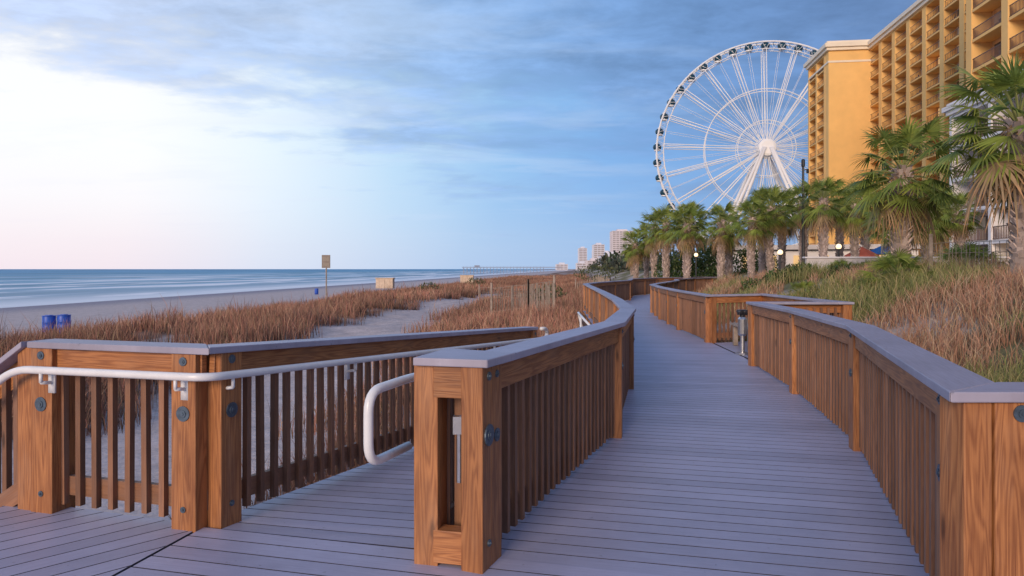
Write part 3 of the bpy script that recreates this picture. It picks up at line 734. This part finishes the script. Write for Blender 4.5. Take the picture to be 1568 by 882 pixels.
# ------------------------------------------------------------------ pier, distant city
P=empty('fishing_pier'); mb=MB(); y=820
mb.beam((-60,y,3.2),(60,y+12,3.2),.8*7,.7)
for x in np.arange(-58,40,4): mb.beam((x,y-2,-6),(x,y-2,3),.5,.5,(0,1,0)); mb.beam((x,y+3,-6),(x,y+3,3),.5,.5,(0,1,0))
for x in np.arange(-58,40,4): mb.beam((x,y-3,3.5),(x,y-3,4.7),.2,.2,(0,1,0))
mb.beam((-60,y-3,4.7),(60,y+9,4.7),.2,.2); mb.box((-42,y,5.0),(6,5,2))
mb.obj('deck_and_piles',plain('pier_timber',(.27,.28,.34),.9),P)
M_core=plain('far_core',(.38,.34,.37),.6)
def tower(x,y,w,dd,fl,mat,name='distant_hotel',fh=3.0):
    P=empty(name); mb=MB(); H=fl*fh
    mb.box((x,y,H/2),(w-1.2,dd-1.2,H)); mb.obj('core',M_core,P)
    mb=MB()
    for k in range(fl+1): mb.box((x,y,k*fh),(w,dd,1.1))
    nb=max(2,int(w/5))
    for k in range(nb+1):
        for sy in (-1,1): mb.box((x-w/2+k*w/nb,y+sy*(dd/2-.3),H/2),(.9,.9,H))
    for k in range(1,4):
        for sx in (-1,1): mb.box((x+sx*(w/2-.3),y-dd/2+k*dd/4,H/2),(.9,.9,H))
    mb.box((x,y,H+1.5),(w*.5,dd*.5,3)); mb.obj('slabs_and_piers',mat,P)
M_far=plain('far_stucco',(.70,.64,.68),.8,0,.06,.05); M_far2=plain('far_stucco_pale',(.68,.68,.76),.8,0,.06,.05)
tower(162,1010,30,26,19,M_far); tower(134,1060,16,22,13,M_far2); tower(128,1240,14,20,13,M_far2); tower(150,1200,16,22,11,M_far)
tower(92,900,14,14,3,M_far2); tower(103,860,18,18,4,M_far); tower(80,1100,18,18,3,M_far2); tower(112,760,16,16,4,M_far2); tower(190,1400,30,30,12,M_far2)
tower(60,420,12,14,3,M_far2); tower(66,380,10,12,4,M_far)

# ------------------------------------------------------------------ hotels
def balcony_block(P,org,ang_u,L,bays,floors,fh,z0,mats,depth=1.6,thick=14,pier=.55,cornice=True,slab_t=.28,railbars=9,cs=1.0):
    wall,trim,glass,rail,back=mats
    ux,uy=ang_u; l=math.hypot(ux,uy);ux/=l;uy/=l
    nx_,ny_=uy,-ux
    def W(u,w,z): return (org[0]+ux*u+nx_*w,org[1]+uy*u+ny_*w,z)
    up=(ux,uy,0)
    def bx(mb,u0,u1,w0,w1,z0_,z1_,t=1): mb.beam(W((u0+u1)/2,(w0+w1)/2,z0_),W((u0+u1)/2,(w0+w1)/2,z1_),abs(w1-w0),abs(u1-u0),up,t=t)
    H=floors*fh
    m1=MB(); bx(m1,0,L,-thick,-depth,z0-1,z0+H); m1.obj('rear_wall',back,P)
    m2=MB(); bw=L/bays
    for k in range(bays+1): bx(m2,k*bw-pier/2,k*bw+pier/2,-depth-.0,.05,z0-1,z0+H-.01)
    for f in range(1,floors+1): bx(m2,pier/2,L-pier/2,-depth+.01,0.0 if f<floors else .03,z0+f*fh-slab_t,z0+f*fh)
    m2.obj('piers_and_slabs',wall,P)
    g=MB();r=MB();fr=MB();cu=MB();li=MB()
    for f in range(floors):
        zb=z0+f*fh
        for k in range(bays):
            u0=k*bw+pier/2+.5;u1=(k+1)*bw-pier/2-.5; um=u0+(u1-u0)*.62
            lit=random.random()<.10
            bx(li if lit else g,u0,um,-depth-.01,-depth+.03,zb+.02,zb+2.25)
            if random.random()<.45:
                cw=random.uniform(.25,.8)*(um-u0); bx(cu,u0+.03,u0+cw,-depth+.03,-depth+.05,zb+.05,zb+2.2)
            bx(fr,um+.3,u1,-depth,-depth+.04,zb+.9,zb+2.1); bx(fr,(u0+um)/2-.04,(u0+um)/2+.04,-depth,-depth+.07,zb+.02,zb+2.25)
            a,b_=k*bw+pier/2,(k+1)*bw-pier/2
            bx(r,a,b_,-.12,-.06,zb+1.02,zb+1.09); bx(r,a,b_,-.12,-.06,zb+.08,zb+.13)
            for j in range(railbars):
                u=a+(b_-a)*(j+.5)/railbars; bx(r,u-.022,u+.022,-.11,-.07,zb+.1,zb+1.04)
            if random.random()<.5:
                u=a+(b_-a)*random.uniform(.25,.75); bx(r,u-.25,u+.25,-.9,-.5,zb+.02,zb+.5); bx(r,u-.25,u+.25,-.95,-.88,zb+.5,zb+.95)
    g.obj('glass_doors',glass,P); r.obj('balcony_railings',rail,P); fr.obj('window_frames',trim,P); cu.obj('curtains',M_curt,P); li.obj('lit_doors',M_glow,P)
    if cornice:
        c=MB(); bx(c,-.3,L+.3,-thick-.3,.5*cs,z0+H+.01,z0+H+.6*cs); bx(c,-.6,L+.6,-thick-.6,.85*cs,z0+H+.6*cs+.01,z0+H+1.3*cs); bx(c,-.2,L+.2,-thick,.3,z0+H+1.3*cs+.01,z0+H+1.7*cs); c.obj('cornice',trim,P)
M_curt=plain('curtain_fabric',(.60,.48,.34),.9,0,.2,.7)
P=empty('orange_hotel_tower')
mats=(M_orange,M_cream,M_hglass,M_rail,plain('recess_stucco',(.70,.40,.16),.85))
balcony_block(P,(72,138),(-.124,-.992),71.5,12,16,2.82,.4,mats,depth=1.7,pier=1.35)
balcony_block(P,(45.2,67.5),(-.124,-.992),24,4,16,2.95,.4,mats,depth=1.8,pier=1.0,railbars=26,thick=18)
mb=MB(); a=V((64.,138.)); uu=V((.124,.992)); ww=V((.992,-.124))
def quadbox(mb,o,u,w,lu,lw,z0,z1): 
    c=o+u*lu/2+w*lw/2; mb.beam((c.x,c.y,z0),(c.x,c.y,z1),lu,lw,(w.x,w.y,0),t=1)
quadbox(mb,a+ww*1.95,uu,ww,13,22,-1,45.6); quadbox(mb,a,uu,ww,2.4,1.95,-1,45.6)
mb.obj('end_wing_wall',M_orange,P)
mb=MB(); quadbox(mb,a-uu*.5-ww*.5,uu,ww,14.0,24.9,45.62,46.2); quadbox(mb,a-uu*.9-ww*.9,uu,ww,14.8,25.7,46.22,47.0); quadbox(mb,a-uu*.4-ww*.4,uu,ww,13.8,24.6,47.02,47.5)
quadbox(mb,a-uu*.12-ww*.12,uu,ww,13.1,24,43.2,43.6); mb.obj('end_wing_cornice',M_cream,P)
o2=a+uu*13
balcony_block(P,(o2.x,o2.y),(-.124,-.992),10.5,2,16,2.82,.4,mats,depth=1.9,thick=3,pier=.8,cornice=False)
P=empty('white_hotel_building')
matsw=(M_wwall,M_wwall,M_hglass,M_rail,M_pink)
balcony_block(P,(38.6,60.0),(-.124,-.992),36,6,5,2.8,1.0,matsw,depth=2.0,pier=.4,thick=16,railbars=26,cs=.6)
P=empty('wall_lantern'); mb=MB(); mb.sphere((35.4,47.8,4.05),.17); mb.obj('globe',M_lamp,P,smooth=True)
mb=MB(); mb.box((35.5,47.8,4.3),(.3,.3,.08)); mb.beam((35.4,47.8,4.3),(36.6,47.6,4.3),.05,.05); mb.obj('bracket',M_black,P)
P=empty('terrace_wall'); mb=MB()
mb.beam((13.6,31.6,1.55),(24,31.0,1.55),.25,.95,t=1); mb.beam((24.1,31.1,1.6),(30,45,1.6),.25,1.1,t=1)
mb.obj('wall',M_conc,P,bevel=.01); mb=MB(); mb.beam((13.5,31.6,2.06),(24.1,31.0,2.06),.36,.07,t=1)
mb.obj('coping',M_wwall,P,bevel=.01)
P=empty('pool_pavilion'); mb=MB()
mb.beam((20,62,1.5),(34,58,1.5),3.5,3.2,t=1); mb.obj('walls',M_wwall,P); mb=MB(); mb.beam((19.6,62.1,3.4),(34.4,57.9,3.4),4.6,.4,t=1); mb.obj('roof',M_conc,P)
mb=MB()
for k in range(7):
    x=20.8+k*2;y=62-.286*(x-20)-1.85; mb.beam((x,y,1.2),(x,y,2.7),1.1,.05,(0,1,0),t=1)
mb.obj('windows',M_glow,P)
def umbrella(x,y,mat,h=2.3,r=1.15):
    z=G1(x,y); P=empty('patio_umbrella'); mb=MB(); mb.tube([(x,y,z),(x,y,z+h+.1)],.03,8); mb.tube([(x,y,z),(x,y,z+.08)],.25,14); mb.obj('pole',M_white,P)
    mb=MB(); mb.tube([(x,y,z+h-.5),(x,y,z+h-.42),(x,y,z+h)],[r,r*.96,.03],8); mb.obj('canopy',mat,P)
umbrella(19.2,34.6,M_bluec,1.55,.95); umbrella(17.4,34.0,M_redc,1.35,.85); umbrella(20.6,38,M_bluec,1.6,1.0)
def globe_lamp(x,y,z1):
    z=G1(x,y); P=empty('globe_lamp'); mb=MB(); mb.tube([(x,y,z),(x,y,z+.1),(x,y,z+.12),(x,y,z1-.2)],[.1,.1,.045,.04],10); mb.tube([(x,y,z1-.2),(x,y,z1-.10)],.07,10); mb.obj('post',M_black,P)
    mb=MB(); mb.sphere((x,y,z1),.13); mb.obj('globe',M_lamp,P,smooth=True)
globe_lamp(12.0,44.5,2.45); globe_lamp(15.6,32.6,2.6); globe_lamp(13.2,33.6,2.35); globe_lamp(19.5,100,4)
P=empty('street_lamp'); x,y=14.5,34.; z=G1(x,y); mb=MB()
mb.tube([(x,y,z),(x,y,z+.5),(x,y,z+.55),(x,y,6.6)],[.13,.13,.08,.055],10); mb.tube([(x,y,6.6),(x,y,6.65),(x,y,6.95),(x,y,7.0)],[.05,.09,.09,.05],12); mb.beam((x,y,6.45),(x+.25,y,6.5),.04,.04); mb.box((x+.22,y,6.4),(.1,.1,.2)); mb.obj('pole_and_head',M_black,P)

# ------------------------------------------------------------------ ferris wheel
P=empty('ferris_wheel'); C=V((64.2,173,31.9)); al=math.radians(10)
U=V((math.cos(al),-math.sin(al),0)); Wn=V((math.sin(al),math.cos(al),0)); Z=V((0,0,1))
def wp_(r,a,o): return C+U*(r*math.cos(a))+Z*(r*math.sin(a))+Wn*o
mb=MB(); K=84
for r,o_,tr in ((27.0,-1.1,.22),(27.0,1.1,.22),(25.2,-1.1,.10),(25.2,1.1,.10),(15,-1.4,.12),(15,1.4,.12),(7,-1.8,.10),(7,1.8,.10)):
    mb.tube([wp_(r,2*math.pi*i/K,o_) for i in range(K)],tr,6,closed=True)
for i in range(K):
    a0=2*math.pi*i/K;a1=2*math.pi*(i+.5)/K
    for o_ in (-1.1,1.1):
        mb.tube([wp_(25.2,a0,o_),wp_(27.0,a1,o_)],.05,4); mb.tube([wp_(27.0,a1,o_),wp_(25.2,2*math.pi*(i+1)/K,o_)],.05,4)
    if i%2==0: mb.tube([wp_(27.0,a0,-1.1),wp_(27.0,a0,1.1)],.1,4)
mb.obj('rim',M_wheelw,P)
mb=MB()
for i in range(21):
    a=2*math.pi*(i+.3)/21
    for o_ in (-1,1):
        for da in (-.018,.018): mb.tube([wp_(1.6,a+da*5,o_*2.2),wp_(25.2,a+da,o_*1.1)],.10,5)
        a2=a+math.pi/21; mb.tube([wp_(1.6,a,o_*2.2),wp_(15,a2,o_*1.4),wp_(25.2,a2,o_*1.1)],.04,4)
mb.obj('spokes',M_wheelw,P)
mb=MB(); mb.tube([C-Wn*3.2,C-Wn*3,C-Wn*1,C+Wn*1,C+Wn*3.2],[1.6,2.1,2.1,2.1,1.8],24); mb.obj('hub',M_wheelw,P,smooth=False)
mb=MB()
for o_ in (-1,1):
    for s in (-1,1):
        for q in (-.7,.7):
            mb.tube([C+Wn*o_*3.4+U*(s*.8+q*.3),C+Wn*o_*5.5+U*(s*13.5+q*1.6)-Z*31],[.33,.5],10)
        for t in (.3,.5,.7,.85):
            cc_=C+Wn*o_*(3.4+2.1*t)-Z*31*t; mb.tube([cc_+U*(s*(.8+12.7*t)-.7*(.3+1.3*t)),cc_+U*(s*(.8+12.7*t)+.7*(.3+1.3*t))],.15,6)
mb.obj('support_legs',M_wheelw,P,smooth=True)
g=MB();gw=MB()
for i in range(42):
    a=2*math.pi*(i+.5)/42; p=wp_(26.9,a,0); p=p-Z*.7
    g.sphere(p,(1.15,1.05,.95),nu=10,nv=6); gw.tube([p-Z*.95,p-Z*.7],.8,10); gw.tube([p+Z*.8,p+Z*1.05],.5,10)
g.obj('gondolas',M_gond,P,smooth=True); gw.obj('gondola_bases',M_wheelw,P)

# ------------------------------------------------------------------ sky / light
w=bpy.data.worlds.new('World'); scene.world=w; w.use_nodes=True; nt=w.node_tree; nt.nodes.clear()
out=N(nt,'ShaderNodeOutputWorld')
tc=N(nt,'ShaderNodeTexCoord').outputs['Generated']
nrm_=N(nt,'ShaderNodeVectorMath',operation='NORMALIZE'); nt.links.new(tc,nrm_.inputs[0]); dv=nrm_.outputs[0]
sx=N(nt,'ShaderNodeSeparateXYZ'); nt.links.new(dv,sx.inputs[0]); zc=math_(nt,'MAXIMUM',sx.outputs[2],0.0)
az,el=math.radians(-45),math.radians(8)
Gd=(math.sin(az)*math.cos(el),math.cos(az)*math.cos(el),math.sin(el))
dt=N(nt,'ShaderNodeVectorMath',operation='DOT_PRODUCT'); nt.links.new(dv,dt.inputs[0]); dt.inputs[1].default_value=Gd; g=dt.outputs['Value']
base=ramp(nt,g,[(0,(.22,.31,.54)),(.25,(.16,.30,.60)),(.39,(.15,.31,.64)),(.62,(.21,.43,.80)),(.72,(.29,.52,.84)),(.82,(.50,.71,.92)),(.906,(.80,.90,.99)),(.96,(.97,.98,1.0))])
den=math_(nt,'ADD',zc,.09)
cx=math_(nt,'DIVIDE',sx.outputs[0],den); cy=math_(nt,'DIVIDE',sx.outputs[1],den)
cb=N(nt,'ShaderNodeCombineXYZ'); nt.links.new(math_(nt,'MULTIPLY',cx,.8),cb.inputs[0]); nt.links.new(cy,cb.inputs[1]); cb.inputs[2].default_value=3.3
n1=noise_(nt,cb.outputs[0],.9,5,.55,.25)
n3=noise_(nt,cb.outputs[0],4.6,5,.62,.2)
n2=noise_(nt,mapping(nt,cb.outputs[0],(.9,1.6,1)),1.3,6,.6,.4)
q=math_(nt,'ADD',zc,math_(nt,'MULTIPLY',math_(nt,'SUBTRACT',1.0,g),.22))
q=math_(nt,'ADD',q,math_(nt,'MULTIPLY',math_(nt,'SUBTRACT',n1,.5),.50))
q=math_(nt,'ADD',q,math_(nt,'MULTIPLY',math_(nt,'SUBTRACT',n3,.5),.20))
cl=ramp(nt,q,[(.19,0.0),(.31,1.0)],'EASE')
ccol=ramp(nt,g,[(0,(.18,.25,.42)),(.3,(.115,.205,.41)),(.5,(.14,.26,.51)),(.7,(.20,.35,.64)),(.85,(.29,.44,.73)),(1,(.42,.54,.80))])
ccol=mixc(nt,1.0,ccol,ramp(nt,n3,[(.32,.80),(.66,1.30)]),'MULTIPLY')
sky=mixc(nt,math_(nt,'MULTIPLY',cl,.78),base,ccol)
wis=math_(nt,'MULTIPLY',ramp(nt,n2,[(.49,0.0),(.70,1.0)],'EASE'),ramp(nt,zc,[(.02,.35),(.2,.75),(.4,.45)]))
wcol=ramp(nt,g,[(0,(.3,.4,.6)),(.5,(.30,.46,.75)),(.8,(.58,.72,.93)),(1,(.90,.92,1.0))])
sky=mixc(nt,math_(nt,'MULTIPLY',wis,.62),sky,wcol)
hz_=ramp(nt,zc,[(0,1.0),(.035,.8),(.09,.3),(.16,0.0)])
hcol=ramp(nt,g,[(0,(.25,.33,.5)),(.5,(.30,.46,.74)),(.75,(.45,.59,.83)),(.9,(.70,.74,.89)),(.96,(.88,.76,.84)),(1,(.92,.77,.84))])
sky=mixc(nt,math_(nt,'MULTIPLY',hz_,.85),sky,hcol)
bg=N(nt,'ShaderNodeBackground'); nt.links.new(sky,bg.inputs[0]); bg.inputs[1].default_value=1.0
nis=N(nt,'ShaderNodeTexSky',sky_type='NISHITA'); nis.sun_disc=False; nis.sun_elevation=math.radians(17); nis.sun_rotation=math.radians(204)
bg2=N(nt,'ShaderNodeBackground'); nt.links.new(nis.outputs[0],bg2.inputs[0]); bg2.inputs[1].default_value=.008
ad=N(nt,'ShaderNodeAddShader'); nt.links.new(bg.outputs[0],ad.inputs[0]); nt.links.new(bg2.outputs[0],ad.inputs[1]); nt.links.new(ad.outputs[0],out.inputs[0])
sl=bpy.data.lights.new('sun','SUN'); sl.energy=2.6; sl.angle=math.radians(22); sl.color=(1,.78,.58)
so=bpy.data.objects.new('sun',sl); scene.collection.objects.link(so)
dirn=V((.42,.94,-.29)); so.rotation_euler=dirn.to_track_quat('-Z','Y').to_euler()

cam=bpy.data.cameras.new('camera'); cam.lens=24; cam.sensor_width=36; cam.shift_y=-.0185; cam.clip_end=60000; cam.clip_start=.05
co=bpy.data.objects.new('camera',cam); scene.collection.objects.link(co); co.location=(0,0,1.525); co.rotation_euler=(math.radians(90),0,0)
scene.camera=co
scene.view_settings.view_transform='Standard'; scene.view_settings.look='None'; scene.view_settings.exposure=0
